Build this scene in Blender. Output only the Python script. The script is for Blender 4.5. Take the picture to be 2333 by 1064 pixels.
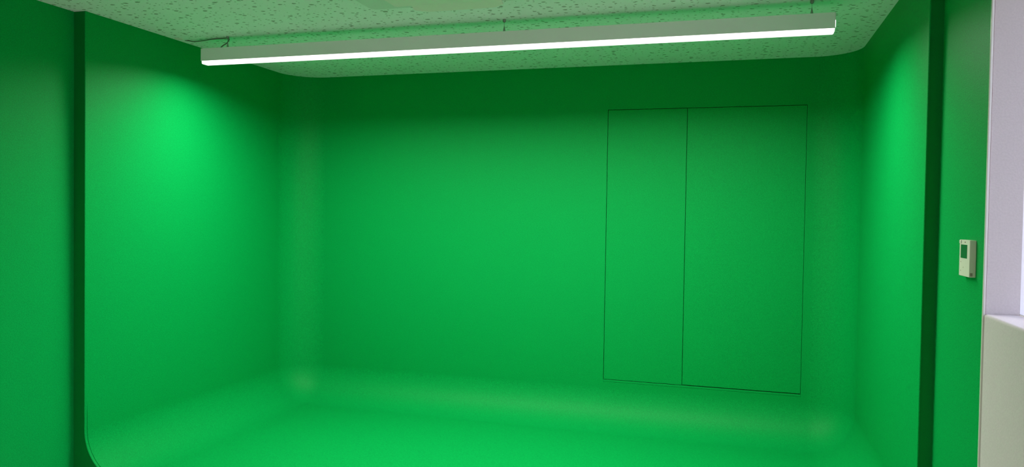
import bpy, bmesh, math, random
from mathutils import Vector, Matrix
S = bpy.context.scene
for o in list(bpy.data.objects): bpy.data.objects.remove(o)
C = S.collection

# ------------------------------------------------------------------ camera
YAW, PITCH, ROLL, FPX = -0.2896, -0.0241, 0.0152, 1724.35
fw = Vector((math.sin(YAW)*math.cos(PITCH), math.cos(YAW)*math.cos(PITCH), math.sin(PITCH)))
rt = Vector((math.cos(YAW), -math.sin(YAW), 0)); up = rt.cross(fw)
r2 = rt*math.cos(ROLL) + up*math.sin(ROLL); u2 = -rt*math.sin(ROLL) + up*math.cos(ROLL)
cam = bpy.data.objects.new('camera', bpy.data.cameras.new('camera')); C.objects.link(cam)
cam.data.sensor_width = 36; cam.data.lens = 36*FPX/2333; cam.data.clip_start = 0.02
CAMZ = 1.5
m = Matrix((r2, u2, -fw)).transposed().to_4x4(); m.translation = (0, 0, CAMZ); cam.matrix_world = m
S.camera = cam

# ------------------------------------------------------------------ light, exposure
LAMP_W = 90.0      # watts of the pendant's downward light
FILL_W = 42.0      # watts of the added, unseen fill lamp behind the camera
SKY = 4.4
w = bpy.data.worlds.new('world'); S.world = w; w.use_nodes = True
_n = w.node_tree.nodes; _l = w.node_tree.links; bgn = _n['Background']
_tc = _n.new('ShaderNodeTexCoord'); _sx = _n.new('ShaderNodeSeparateXYZ'); _l.new(_tc.outputs['Generated'], _sx.inputs['Vector'])
_mr = _n.new('ShaderNodeMapRange'); _mr.inputs['From Min'].default_value = -0.03; _mr.inputs['From Max'].default_value = 0.05
_l.new(_sx.outputs['Z'], _mr.inputs['Value'])
_mx = _n.new('ShaderNodeMix'); _mx.data_type = 'RGBA'; _l.new(_mr.outputs['Result'], _mx.inputs['Factor'])
_mx.inputs['A'].default_value = (0.24, 0.22, 0.20, 1)      # ground outside
_mx.inputs['B'].default_value = (0.70, 0.74, 1.0, 1)       # overcast sky
_l.new(_mx.outputs['Result'], bgn.inputs['Color']); bgn.inputs['Strength'].default_value = SKY
S.view_settings.view_transform = 'Standard'; S.view_settings.look = 'None'
S.view_settings.gamma = 1; S.view_settings.use_curve_mapping = False
S.view_settings.exposure = 0.0

# ------------------------------------------------------------------ dimensions (metres, floor of the room at z = 0)
XL, XR, YB = -3.343, 0.711, 5.252        # inner faces of the green cove
YL, YR = 3.223, 3.349                    # its front edge, left and right
XLO, XRO = -3.417, 0.760                 # outer room walls
ZC = CAMZ + 1.05                         # ceiling
R = 0.26                                 # radius of every rounding
ZF = 0.05                                # green floor
YREV = 2.75                              # window reveal on the right wall
YFRONT = -2.6
SILL = CAMZ - 0.293

# ------------------------------------------------------------------ helpers
def mesh_obj(name, verts, faces, mat, parent=None, normals=None, smooth=False):
    me = bpy.data.meshes.new(name); me.from_pydata(verts, [], faces); me.materials.append(mat)
    if smooth or normals:
        me.polygons.foreach_set('use_smooth', [True]*len(me.polygons))
    me.update()
    if normals: me.normals_split_custom_set_from_vertices(normals)
    o = bpy.data.objects.new(name, me); C.objects.link(o)
    if parent: o.parent = parent
    return o
def bm_obj(name, bm, mat, parent=None, smooth=False):
    bmesh.ops.recalc_face_normals(bm, faces=bm.faces)
    me = bpy.data.meshes.new(name); bm.to_mesh(me); bm.free(); me.materials.append(mat)
    if smooth: me.polygons.foreach_set('use_smooth', [True]*len(me.polygons))
    o = bpy.data.objects.new(name, me); C.objects.link(o)
    if parent: o.parent = parent
    return o
def add_box(bm, a, b, bev=0, seg=2, rot=None):
    g = bmesh.ops.create_cube(bm, size=1); vs = g['verts']
    for v in vs:
        v.co = Vector([(a[i]+b[i])/2 + v.co[i]*(b[i]-a[i]) for i in range(3)])
    if bev:
        es = list({e for v in vs for e in v.link_edges})
        bmesh.ops.bevel(bm, geom=es, offset=bev, segments=seg, profile=0.5, affect='EDGES')
def box(name, a, b, mat, parent=None, bev=0, seg=2):
    bm = bmesh.new(); add_box(bm, a, b, bev, seg); return bm_obj(name, bm, mat, parent)
def lathe(bm, prof, cx, cy, n=16):
    rings = []
    for r, z in prof:
        rings.append([bm.verts.new((cx+r*math.cos(2*math.pi*k/n), cy+r*math.sin(2*math.pi*k/n), z)) for k in range(n)])
    for a, b in zip(rings, rings[1:]):
        for k in range(n): bm.faces.new((a[k], a[(k+1) % n], b[(k+1) % n], b[k]))
    bm.faces.new(rings[0][::-1]); bm.faces.new(rings[-1])
def tube(bm, pts, r, n=10):
    rings = []
    for i, p in enumerate(pts):
        t = (pts[min(i+1, len(pts)-1)]-pts[max(i-1, 0)]).normalized()
        a = t.cross(Vector((0.13, 0.2, 1))).normalized(); b = t.cross(a)
        rings.append([bm.verts.new(p + a*r*math.cos(2*math.pi*k/n) + b*r*math.sin(2*math.pi*k/n)) for k in range(n)])
    for a, b in zip(rings, rings[1:]):
        for k in range(n): bm.faces.new((a[k], a[(k+1) % n], b[(k+1) % n], b[k]))
    bm.faces.new(rings[0][::-1]); bm.faces.new(rings[-1])
def smooth_path(pts, n=8):
    P = [Vector(p) for p in pts]; P = [2*P[0]-P[1]] + P + [2*P[-1]-P[-2]]; out = []
    for i in range(1, len(P)-2):
        for k in range(n):
            t = k/n; a, b, c, d = P[i-1:i+3]
            out.append(0.5*((2*b)+(c-a)*t+(2*a-5*b+4*c-d)*t*t+(3*b-a-3*c+d)*t**3))
    out.append(P[-2]); return out
def struct(o): o['kind'] = 'structure'; return o
def thing(name, label, cat, loc=(0, 0, 0)):
    o = bpy.data.objects.new(name, None); C.objects.link(o); o.location = loc
    o.empty_display_size = 0.05
    o['label'] = label; o['category'] = cat; return o
def put(child, parent):
    child.parent = parent; child.matrix_parent_inverse = Matrix.Translation(parent.location).inverted()
    return child

# ------------------------------------------------------------------ materials
def mat(name, col, rough=0.5, metal=0, spec=0.5, emit=None, es=0):
    x = bpy.data.materials.new(name); x.use_nodes = True; p = x.node_tree.nodes['Principled BSDF']
    p.inputs['Base Color'].default_value = (*col, 1); p.inputs['Roughness'].default_value = rough
    p.inputs['Metallic'].default_value = metal; p.inputs['Specular IOR Level'].default_value = spec
    if emit: p.inputs['Emission Color'].default_value = (*emit, 1); p.inputs['Emission Strength'].default_value = es
    return x
def grainy(name, col, rough, spec, scale, bump, var=0.0, dist=0.001):
    """painted surface with an orange-peel relief and a faint tonal grain"""
    x = mat(name, col, rough, 0, spec); nt = x.node_tree; N = nt.nodes; L = nt.links; p = N['Principled BSDF']
    tc = N.new('ShaderNodeNewGeometry')
    n = N.new('ShaderNodeTexNoise'); n.inputs['Scale'].default_value = scale; n.inputs['Detail'].default_value = 3
    L.new(tc.outputs['Position'], n.inputs['Vector'])
    b = N.new('ShaderNodeBump'); b.inputs['Strength'].default_value = bump; b.inputs['Distance'].default_value = dist
    L.new(n.outputs['Fac'], b.inputs['Height']); L.new(b.outputs['Normal'], p.inputs['Normal'])
    if var:
        mr = N.new('ShaderNodeMapRange'); mr.inputs['From Min'].default_value = 0.3; mr.inputs['From Max'].default_value = 0.7
        mr.inputs['To Min'].default_value = 1-var; mr.inputs['To Max'].default_value = 1+var
        L.new(n.outputs['Fac'], mr.inputs['Value'])
        h = N.new('ShaderNodeHueSaturation'); h.inputs['Color'].default_value = (*col, 1)
        L.new(mr.outputs['Result'], h.inputs['Value']); L.new(h.outputs['Color'], p.inputs['Base Color'])
    return x
GREEN = (0.001, 0.32, 0.061)
M_green = grainy('chroma_green_paint', GREEN, 0.50, 0.085, 230, 0.50, 0.20)
M_edge = grainy('chroma_green_edge_shaded', (0.0, 0.21, 0.034), 0.6, 0.1, 260, 0.2, 0.05)  # cove green made darker: shade on the end faces put into the colour
M_gfloor = grainy('chroma_green_floor', GREEN, 0.50, 0.12, 120, 0.15, 0.04)
M_white = grainy('off_white_wallpaper', (0.59, 0.52, 0.51), 0.8, 0.25, 160, 0.3, 0.04)
M_trim = mat('corner_bead', (0.70, 0.66, 0.60), 0.25, 0, 0.6)
M_dark = mat('dark_gap', (0.02, 0.02, 0.02), 0.9)
M_lfloor = grainy('grey_floor', (0.60, 0.57, 0.54), 0.6, 0.3, 40, 0.1, 0.05)
M_alu = mat('white_lamp_housing', (0.86, 0.84, 0.84), 0.45)
M_glow = mat('lamp_diffuser', (0.9, 0.9, 0.9), 0.5, 0, 0.5, (1.0, 0.97, 0.95), 1.6)
M_steel = mat('brushed_steel', (0.35, 0.34, 0.32), 0.35, 0.8)
M_cable = mat('grey_cable', (0.16, 0.17, 0.13), 0.5)
M_plastic = mat('cream_plastic', (0.72, 0.68, 0.56), 0.4)
M_lcd = mat('lcd_glass', (0.02, 0.09, 0.035), 0.15, 0, 0.6)
M_brown = mat('brown_print', (0.16, 0.09, 0.06), 0.6)
M_ac = mat('cassette_plastic', (0.70, 0.72, 0.68), 0.5)
M_acg = mat('cassette_grille_plastic', (0.86, 0.76, 0.72), 0.5)
M_glass = bpy.data.materials.new('window_glass'); M_glass.use_nodes = True
_p = M_glass.node_tree.nodes['Principled BSDF']
_p.inputs['Base Color'].default_value = (0.95, 0.97, 1, 1); _p.inputs['Transmission Weight'].default_value = 1
_p.inputs['Roughness'].default_value = 0.0; _p.inputs['IOR'].default_value = 1.1

def ceiling_mat():
    x = mat('fissured_ceiling_board', (0.86, 0.87, 0.86), 0.85, 0, 0.2)
    nt = x.node_tree; N = nt.nodes; L = nt.links; p = N['Principled BSDF']
    g = N.new('ShaderNodeNewGeometry')
    nz = N.new('ShaderNodeTexNoise'); nz.inputs['Scale'].default_value = 55; nz.inputs['Detail'].default_value = 2
    L.new(g.outputs['Position'], nz.inputs['Vector'])
    def layer(scale, rad, off, sx):
        mp = N.new('ShaderNodeMapping'); mp.inputs['Location'].default_value = off; mp.inputs['Scale'].default_value = (sx, 1, 0)
        L.new(g.outputs['Position'], mp.inputs['Vector'])
        v = N.new('ShaderNodeTexVoronoi'); v.voronoi_dimensions = '2D'; v.inputs['Scale'].default_value = scale; v.inputs['Randomness'].default_value = 0.95
        L.new(mp.outputs['Vector'], v.inputs['Vector'])
        sp = N.new('ShaderNodeSeparateColor'); L.new(v.outputs['Color'], sp.inputs['Color'])
        # radius varies hole by hole, ragged by noise
        a = N.new('ShaderNodeMath'); a.operation = 'MULTIPLY'; a.inputs[1].default_value = rad*scale
        L.new(sp.outputs['Red'], a.inputs[0])
        b = N.new('ShaderNodeMath'); b.operation = 'MULTIPLY_ADD'; b.inputs[1].default_value = 0.010*scale; b.inputs[2].default_value = -0.005*scale
        L.new(nz.outputs['Fac'], b.inputs[0])
        c = N.new('ShaderNodeMath'); c.operation = 'ADD'; L.new(a.outputs[0], c.inputs[0]); L.new(b.outputs[0], c.inputs[1])
        d = N.new('ShaderNodeMath'); d.operation = 'SUBTRACT'; L.new(c.outputs[0], d.inputs[0]); L.new(v.outputs['Distance'], d.inputs[1])
        e = N.new('ShaderNodeMapRange'); e.inputs['From Min'].default_value = 0; e.inputs['From Max'].default_value = 0.0015*scale
        L.new(d.outputs[0], e.inputs['Value']); return e.outputs['Result']
    a = layer(18, 0.0105, (0, 0, 0), 0.72); b = layer(29, 0.0065, (3.1, 1.7, 0), 0.75)
    mx = N.new('ShaderNodeMath'); mx.operation = 'MAXIMUM'; L.new(a, mx.inputs[0]); L.new(b, mx.inputs[1])
    mc = N.new('ShaderNodeMix'); mc.data_type = 'RGBA'
    mc.inputs['A'].default_value = (0.86, 0.87, 0.86, 1); mc.inputs['B'].default_value = (0.38, 0.37, 0.33, 1)
    L.new(mx.outputs[0], mc.inputs['Factor']); L.new(mc.outputs['Result'], p.inputs['Base Color'])
    bp = N.new('ShaderNodeBump'); bp.invert = True; bp.inputs['Strength'].default_value = 0.6; bp.inputs['Distance'].default_value = 0.002
    L.new(mx.outputs[0], bp.inputs['Height']); L.new(bp.outputs['Normal'], p.inputs['Normal'])
    return x
M_ceil = ceiling_mat()

# ------------------------------------------------------------------ room shell
struct(box('ceiling', (XLO-0.25, YFRONT-0.15, ZC), (XRO+0.45, YB+0.25, ZC+0.12), M_ceil))
# grey floor of the room in front of the green platform
struct(box('floor_front', (XLO-0.2, YFRONT-0.1, -0.1), (XRO+0.25, YB+0.2, 0.0), M_lfloor))
struct(box('wall_left_outer', (XLO-0.15, YFRONT, 0), (XLO, YB+0.15, ZC), M_green))
# right outer wall: green from the cove to the window corner; pale piers and spandrel round the window
WY0 = 1.55; WTOP = 2.46; WX = 0.862
struct(box('wall_right_outer', (XRO, YREV+0.012, 0), (WX, YB+0.15, ZC), M_green))
struct(box('wall_front', (XLO-0.15, YFRONT-0.1, 0), (XRO+0.25, YFRONT, ZC), M_white))
box_r = struct(box('wall_right_pier', (XRO+0.001, YFRONT, 0), (WX+0.1, WY0, ZC), M_white))
box_h = struct(box('wall_right_lintel', (XRO+0.001, WY0, WTOP), (WX+0.1, YREV, ZC), M_white))
struct(box('wall_back_outer', (XLO-0.15, YB+0.08, 0), (WX, YB+0.2, ZC), M_green))
# reveal of the window recess (faces the camera) and the rounded spandrel below with its sill
struct(box('trim_2', (XRO+0.002, YREV, SILL-0.02), (WX, YREV+0.0115, ZC), M_white))
bm = bmesh.new(); add_box(bm, (XRO+0.0005, WY0, 0), (WX-0.001, YREV-0.004, SILL), 0)
es = [e for e in bm.edges if all(abs(v.co.x-(XRO+0.0005)) < 1e-4 for v in e.verts) and (all(abs(v.co.z-SILL) < 1e-4 for v in e.verts) or all(v.co.y > YREV-0.01 for v in e.verts))]
bmesh.ops.bevel(bm, geom=es, offset=0.009, segments=5, profile=0.5, affect='EDGES')
sp = bm_obj('wall_right_spandrel', bm, M_white, smooth=False); struct(sp)
# corner bead between green wall and reveal
bm = bmesh.new(); add_box(bm, (XRO-0.0025, YREV-0.0035, 0), (XRO+0.0, YREV+0.006, ZC-0.002), 0.0011, 2)
add_box(bm, (XRO-0.0025, YREV-0.0045, 0), (XRO+0.0045, YREV-0.0005, ZC-0.002), 0.0011, 2)
tr = struct(bm_obj('trim_1', bm, M_trim))
box('bead_gap', (XRO+0.0047, YREV-0.0006, 0), (XRO+0.0065, YREV+0.0005, ZC-0.002), M_brown, tr)

# window: frame, sash, glass
wf = struct(box('window_1', (WX, WY0, SILL), (WX+0.05, WY0+0.05, WTOP), M_alu))
def wpart(name, a, b, mt): return box(name, a, b, mt, wf, 0.002 if mt is M_alu else 0)
wpart('window_frame', (WX+0.001, YREV+0.014, SILL), (WX+0.05, YREV+0.05, WTOP), M_alu)
wpart('window_frame', (WX, WY0+0.05, SILL), (WX+0.05, YREV+0.014, SILL+0.004), M_alu)
wpart('window_frame', (WX, WY0+0.05, WTOP-0.04), (WX+0.05, YREV+0.014, WTOP), M_alu)
wpart('window_mullion', (WX+0.005, 2.12, SILL+0.004), (WX+0.045, 2.16, WTOP-0.04), M_alu)
wpart('pane', (WX+0.02, WY0+0.05, SILL+0.004), (WX+0.026, 2.12, WTOP-0.04), M_glass)
wpart('pane', (WX+0.02, 2.16, SILL+0.004), (WX+0.026, YREV+0.014, WTOP-0.04), M_glass)

# ------------------------------------------------------------------ green infinity cove
NA = 20
def arc(cx, cy, a0, a1): return [((cx+R*math.cos(a0+(a1-a0)*k/NA), cy+R*math.sin(a0+(a1-a0)*k/NA)), (-math.cos(a0+(a1-a0)*k/NA), -math.sin(a0+(a1-a0)*k/NA))) for k in range(NA+1)]
ZS = ZF+R
def strip(name, plan, z0, z1, mt=M_green, parent=None):
    V, F, Nn = [], [], []
    for (x, y), n in plan:
        V += [(x, y, z0), (x, y, z1)]; Nn += [(n[0], n[1], 0)]*2
    for i in range(len(plan)-1): F.append((2*i, 2*i+2, 2*i+3, 2*i+1))
    # face toward the room
    a, b, c = [Vector(V[k]) for k in F[0][:3]]
    if (b-a).cross(c-a).dot(Vector(Nn[0])) < 0: F = [f[::-1] for f in F]
    return mesh_obj(name, V, F, mt, parent, Nn)
planL = [((XL, YL), (1, 0)), ((XL, YB-R), (1, 0))]
planAL = arc(XL+R, YB-R, math.pi, math.pi/2)
planB = [((XL+R, YB), (0, -1)), ((XR-R, YB), (0, -1))]
planAR = arc(XR-R, YB-R, math.pi/2, 0)
planR = [((XR, YB-R), (-1, 0)), ((XR, YR), (-1, 0))]
struct(strip('wall_left', planL, ZS, ZC))
struct(strip('wall_right', planR, ZS, ZC))
struct(strip('wall_back_left_corner', planAL, ZS, ZC))
struct(strip('wall_back_right_corner', planAR, ZS, ZC))
# back wall with the hatch opening
DX0, DX1, DM, DZ0, DZ1 = -0.882, 0.4167, -0.3412, CAMZ-1.141, CAMZ+0.7438
x0, x1 = XL+R, XR-R
xs = [x0, DX0, DX1, x1]; zs = [ZS, DZ0-0.0152, DZ1, ZC]
V = [(x, YB, z) for z in zs for x in xs]; F = []
for j in range(3):
    for i in range(3):
        if (i, j) != (1, 1): a = j*4+i; F.append((a, a+1, a+5, a+4))
wb = struct(mesh_obj('wall_back', V, F, M_green))
# cove between walls and floor
def cove(name, plan, flip):
    V, Nn, F = [], [], []; n = len(plan)
    for k in range(NA+1):
        a = math.pi/2*k/NA
        for (x, y), nn in plan:
            d = R*(1-math.cos(a)); V.append((x+nn[0]*d, y+nn[1]*d, ZS-R*math.sin(a)))
            Nn.append((nn[0]*math.cos(a), nn[1]*math.cos(a), math.sin(a)))
    for k in range(NA):
        for i in range(n-1):
            a = k*n+i; F.append((a, a+n, a+n+1, a+1))
    p = [Vector(V[q]) for q in F[0][:3]]
    if (p[1]-p[0]).cross(p[2]-p[0]).dot(Vector(Nn[0])) < 0: F = [f[::-1] for f in F]
    return V, F, Nn
full = planL + planAL[1:-1] + [((XL+R, YB), (0, -1)), ((XR-R, YB), (0, -1))] + planAR[1:-1] + planR
V, F, Nn = cove('c', full, 0)
fl = struct(mesh_obj('floor', V, F, M_green, None, Nn))
mesh_obj('floor_panel', [(XL+R, YL, ZF), (XR-R, YR, ZF), (XR-R, YB-R, ZF), (XL+R, YB-R, ZF)], [(0, 1, 2, 3)], M_green, fl, [(0, 0, 1)]*4)

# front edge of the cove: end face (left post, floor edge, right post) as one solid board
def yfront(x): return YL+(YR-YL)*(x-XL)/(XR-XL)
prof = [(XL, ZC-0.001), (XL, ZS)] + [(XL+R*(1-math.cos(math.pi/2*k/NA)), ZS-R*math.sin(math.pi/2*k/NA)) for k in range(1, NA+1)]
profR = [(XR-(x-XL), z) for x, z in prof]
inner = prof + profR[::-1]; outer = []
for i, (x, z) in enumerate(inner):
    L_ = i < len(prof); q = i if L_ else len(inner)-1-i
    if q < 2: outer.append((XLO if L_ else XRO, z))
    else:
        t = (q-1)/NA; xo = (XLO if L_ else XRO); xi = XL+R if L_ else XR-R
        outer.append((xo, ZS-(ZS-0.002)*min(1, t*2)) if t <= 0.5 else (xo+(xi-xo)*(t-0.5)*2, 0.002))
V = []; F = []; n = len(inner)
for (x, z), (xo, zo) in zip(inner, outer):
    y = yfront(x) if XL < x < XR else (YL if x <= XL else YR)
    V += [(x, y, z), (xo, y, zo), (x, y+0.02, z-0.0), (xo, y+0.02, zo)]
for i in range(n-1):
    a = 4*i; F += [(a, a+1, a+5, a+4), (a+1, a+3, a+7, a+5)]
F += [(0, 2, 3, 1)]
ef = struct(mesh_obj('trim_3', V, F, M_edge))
# thin bead glued along the front edge of the cove
def bead(sign):
    V, F = [], []
    pr = [prof[0], (XL, ZS+0.16), (XL, ZS+0.05)] + prof[1:]
    for k, (x, z) in enumerate(pr):
        g = 0.0035 if k < 2 else 0.0008
        if k < 4: nx, nz = 1, 0
        else: a = math.pi/2*(k-3)/NA; nx, nz = math.cos(a), math.sin(a)
        for (dy, h) in ((-0.002, -0.001), (-0.002, 0.0020), (0.0, 0.0035), (0.013, 0.0035), (0.0135, g), (0.0160, g), (0.0160, 0.0035), (0.021, 0.003), (0.024, -0.0005)):
            X = x+nx*h; 
            if sign < 0: X = XR-(X-XL)
            V.append((X, (YL if sign > 0 else YR)+dy, z+nz*h))
    for k in range(len(pr)-1):
        for j in range(8): a = 9*k+j; F.append((a, a+1, a+10, a+9))
    return V, F
for s in (1, -1):
    V, F = bead(s); o = mesh_obj('edge_bead', V, F, M_green, ef)

# ------------------------------------------------------------------ hatch in the back wall
d = thing('cupboard_door', 'flush green double hatch door with thin dark seams in the back wall', 'door', (DX0, YB, DZ0))
G = 0.0035
put(box('leaf', (DX0+G, YB+0.0005, DZ0+0.003), (DM-G/2, YB+0.024, DZ1-G), M_green, None, 0.0008, 2), d)
put(box('leaf', (DM+G/2, YB-0.0005, DZ0+0.005), (DX1-0.0022, YB+0.024, DZ1-G), M_green, None, 0.0008, 2), d)
put(box('bottom_rail', (DX0+0.0005, YB+0.0004, DZ0-0.0148), (DX1-0.0005, YB+0.024, DZ0-0.0005), M_green, None, 0.0012, 2), d)
bm = bmesh.new()
for a, b in (((DX0-0.02, YB+0.001, DZ0-0.04), (DX0, YB+0.04, DZ1+0.02)), ((DX1, YB+0.001, DZ0-0.04), (DX1+0.02, YB+0.04, DZ1+0.02)),
             ((DX0, YB+0.001, DZ1), (DX1, YB+0.04, DZ1+0.02)), ((DX0, YB+0.001, DZ0-0.04), (DX1, YB+0.04, DZ0-0.0155)),
             ((DX0, YB+0.03, DZ0-0.04), (DX1, YB+0.04, DZ1))): add_box(bm, a, b)
put(bm_obj('jamb', bm, M_green), d)

# ------------------------------------------------------------------ linear pendant lamp
LX0, LX1, LY = -3.133, 0.420, 3.90
LZ0, LZT = CAMZ+0.893, CAMZ+0.980
LW = 0.030
lamp = thing('linear_pendant_lamp', 'long slim white linear pendant lamp glowing along its underside below the ceiling', 'lamp', (LX0, LY, LZ0))
put(box('housing', (LX0, LY-LW, LZ0+0.012), (LX1, LY+LW, LZT), M_alu, None, 0.0015, 2), lamp)
# opal diffuser, rounded lower edges
bm = bmesh.new(); add_box(bm, (LX0+0.001, LY-LW+0.001, LZ0-0.006), (LX1-0.001, LY+LW-0.001, LZ0+0.0115), 0)
es = [e for e in bm.edges if any(v.co.z < LZ0 for v in e.verts)]
bmesh.ops.bevel(bm, geom=es, offset=0.007, segments=5, profile=0.5, affect='EDGES')
put(bm_obj('diffuser', bm, M_glow, smooth=False), lamp)
la = bpy.data.lights.new('lamp_light', 'AREA'); la.shape = 'RECTANGLE'; la.size = LX1-LX0-0.24; la.size_y = 2*LW-0.014
la.energy = LAMP_W; la.color = (1.0, 0.98, 0.95); la.spread = math.radians(168)
lo = bpy.data.objects.new('lamp_light', la); C.objects.link(lo); lo.location = ((LX0+LX1)/2, LY, LZ0-0.0066); put(lo, lamp)
for ex, s in ((LX0, -1), (LX1, 1)):
    put(box('end_cap', (min(ex, ex+s*0.003), LY-LW, LZ0+0.013), (max(ex, ex+s*0.003), LY+LW, LZT), M_alu, None, 0.001, 2), lamp)
put(box('end_light_slit', (LX1+0.0005, LY-LW-0.0004, LZ0+0.016), (LX1+0.0028, LY-LW+0.004, LZ0+0.050), M_glow), lamp)
# added fill light in pendant form, unseen behind the camera, brightens floor and ceiling
fill_lamp = thing('linear_pendant_lamp', 'added fill light shaped like a slim pendant lamp, unseen behind the camera', 'lamp', (LX0, -1.1, LZ0))
put(box('housing', (LX0, -1.1-LW, LZ0+0.0), (LX1, -1.1+LW, LZT), M_alu, None, 0.0015, 2), fill_lamp)
put(box('diffuser', (LX0+0.002, -1.1-LW+0.002, LZ0-0.006), (LX1-0.002, -1.1+LW-0.002, LZ0), M_glow, None, 0.002, 2), fill_lamp)
for x in (-2.967, -1.223, 0.318):
    bm = bmesh.new(); lathe(bm, [(0.0007, LZT-0.001), (0.0007, ZC)], x, -1.1, 8); put(bm_obj('suspension_wire', bm, M_steel), fill_lamp)
l2 = la.copy(); l2.energy = FILL_W
lo2 = bpy.data.objects.new('lamp_light', l2); C.objects.link(lo2); lo2.location = ((LX0+LX1)/2, -1.1, LZ0-0.0066); put(lo2, fill_lamp)
for x in (-2.967, -1.223, 0.318):
    bm = bmesh.new(); lathe(bm, [(0.0011, LZT+0.005), (0.0011, ZC-0.006)], x, LY, 8); wi = put(bm_obj('suspension_wire', bm, M_steel), lamp)
    bm = bmesh.new(); lathe(bm, [(0.009, ZC-0.0005), (0.009, ZC-0.012), (0.005, ZC-0.016), (0.002, ZC-0.018)], x, LY); put(bm_obj('ceiling_cup', bm, M_steel, smooth=False), lamp)
    bm = bmesh.new(); lathe(bm, [(0.006, LZT-0.001), (0.006, LZT+0.012), (0.0045, LZT+0.020), (0.0012, LZT+0.036)], x, LY)
    add_box(bm, (x-0.026, LY-0.002, LZT+0.001), (x-0.004, LY+0.002, LZT+0.005), 0.001, 1)
    put(bm_obj('wire_gripper', bm, M_steel), lamp)
z = ZC
pts = smooth_path([(-3.300, 3.93, z+0.001), (-3.268, 3.93, z-0.004), (-3.235, 3.93, z-0.010), (-3.17, 3.93, z-0.008), (-3.10, 3.925, z-0.004), (-3.03, 3.92, z-0.005),
                   (-2.985, 3.915, z-0.006), (-2.965, 3.91, z-0.014), (-2.975, 3.905, z-0.036), (-3.005, 3.90, z-0.055), (-3.025, 3.90, LZT-0.002)])
bm = bmesh.new(); tube(bm, pts, 0.0032); put(bm_obj('power_cable', bm, M_cable, smooth=True), lamp)
bm = bmesh.new(); lathe(bm, [(0.026, z-0.0002), (0.026, z-0.002), (0.022, z-0.003)], -3.335+0.03, 3.88, 24); put(bm_obj('cable_outlet', bm, M_acg), lamp)

lamp['group'] = fill_lamp['group'] = 'linear pendant lamps'

# ------------------------------------------------------------------ ceiling cassette air conditioner (far edge shows at the top)
CX0, CX1, CY1 = -1.79, -0.86, 3.475; CY0 = CY1-0.93
ac = thing('ceiling_air_conditioner', 'pale square ceiling cassette air conditioner partly cut off at the top of the picture', 'air conditioner', ((CX0+CX1)/2, (CY0+CY1)/2, ZC-0.03))
bm = bmesh.new(); add_box(bm, (CX0, CY0, ZC-0.03), (CX1, CY1, ZC-0.0005), 0)
es = [e for e in bm.edges if abs(e.verts[0].co.z-e.verts[1].co.z) > 0.01]
bmesh.ops.bevel(bm, geom=es, offset=0.045, segments=8, profile=0.5, affect='EDGES')
es = [e for e in bm.edges if all(v.co.z < ZC-0.02 for v in e.verts) and len(e.link_faces) == 2 and any(abs(f.normal.z) < 0.5 for f in e.link_faces)]
bmesh.ops.bevel(bm, geom=es, offset=0.012, segments=4, profile=0.5, affect='EDGES')
put(bm_obj('panel', bm, M_ac), ac)
gx0, gx1, gy0, gy1 = CX0+0.165, CX1-0.165, CY0+0.165, CY1-0.075
bm = bmesh.new(); add_box(bm, (gx0, gy0, ZC-0.042), (gx1, gy1, ZC-0.029), 0)
es = [e for e in bm.edges if abs(e.verts[0].co.z-e.verts[1].co.z) > 0.01]
bmesh.ops.bevel(bm, geom=es, offset=0.02, segments=5, profile=0.5, affect='EDGES')
put(bm_obj('grille', bm, M_acg), ac)
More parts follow.
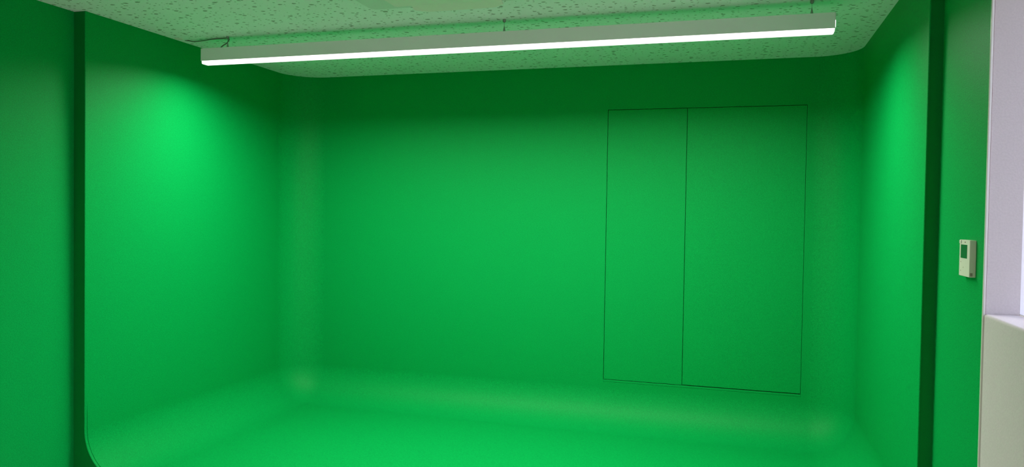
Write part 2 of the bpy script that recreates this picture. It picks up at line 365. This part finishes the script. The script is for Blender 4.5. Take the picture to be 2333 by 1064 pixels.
def vane(ax, side):
    """curved flap hinged near the panel edge, tilted down"""
    V, F = [], []; n = 16; L_ = 0.46
    cxm, cym = (CX0+CX1)/2, (CY0+CY1)/2
    for i in range(n+1):
        t = i/n; u = (t-0.5)*L_; e = min(1, min(t, 1-t)/0.16); w_ = 0.028+0.037*math.sin(e*math.pi/2)
        for k, s_ in enumerate((0, 0.5, 1)):
            off = 0.425+w_*1.25*s_; zz = ZC-0.0315-0.012*s_
            for th in (0, 0.004):
                P = (cxm+u, cym+side*off, zz+th) if ax == 'y' else (cxm+side*off, cym+u, zz+th)
                V.append(P)
    for i in range(n):
        for k in range(2):
            a = 6*i+2*k; b = a+6
            F += [(a, b, b+2, a+2), (a+1, a+3, b+3, b+1)]
        a = 6*i; b = a+6; F += [(a, a+1, b+1, b), (a+4, b+4, b+5, a+5)]
    for i in (0, n):
        a = 6*i; F += [(a, a+2, a+3, a+1), (a+2, a+4, a+5, a+3)]
    bm = bmesh.new(); vs = [bm.verts.new(v) for v in V]
    for f in F: bm.faces.new([vs[k] for k in f])
    put(bm_obj('vane', bm, M_acg), ac)
vane('y', 1); vane('y', -1); vane('x', 1); vane('x', -1)

# ------------------------------------------------------------------ thermostat / remote controller on the right wall
TX = XRO; T0, T1 = 2.842, 2.962; TZ0, TZ1 = CAMZ-0.184, CAMZ-0.0605; TD = 0.020
th = thing('wall_remote_controller', 'small cream wall controller with dark green screen on the right green wall', 'controller', (TX, (T0+T1)/2, TZ0))
put(box('body', (TX-TD, T0, TZ0), (TX, T1, TZ1), M_plastic, None, 0.0018, 3), th)
fx = TX-TD
put(box('screen', (fx-0.0006, T0+0.020+0.008, TZ1-0.062), (fx+0.002, T1-0.018, TZ1-0.016), M_lcd, None), th)
put(box('indicator_light', (fx-0.0008, T0+0.048, TZ1-0.009), (fx+0.001, T0+0.058, TZ1-0.006), M_brown), th)
cb = put(box('corner_button', (fx-0.0016, T1-0.021, TZ1-0.0125), (fx+0.001, T1-0.0015, TZ1-0.0015), M_plastic, None, 0.0006, 1), th)
bm = bmesh.new(); add_box(bm, (fx-0.0004, T1-0.0235, TZ1-0.013), (fx+0.001, T1-0.0215, TZ1-0.0008)); put(bm_obj('button_seam', bm, M_dark), th)
for yy, zz in ((T1-0.020, TZ0+0.048), (T1-0.020, TZ0+0.018), (T1-0.05, TZ0+0.030)):
    put(box('key_mark', (fx-0.0003, yy-0.003, zz-0.002), (fx+0.001, yy+0.003, zz+0.002), mat('faded_print', (0.45, 0.40, 0.30), 0.6)), th)
for k in range(3):
    put(box('vent_slot', (fx+0.003, T0-0.0004, TZ0+0.005+k*0.0035), (fx+0.0105, T0+0.002, TZ0+0.0073+k*0.0035), M_brown), th)
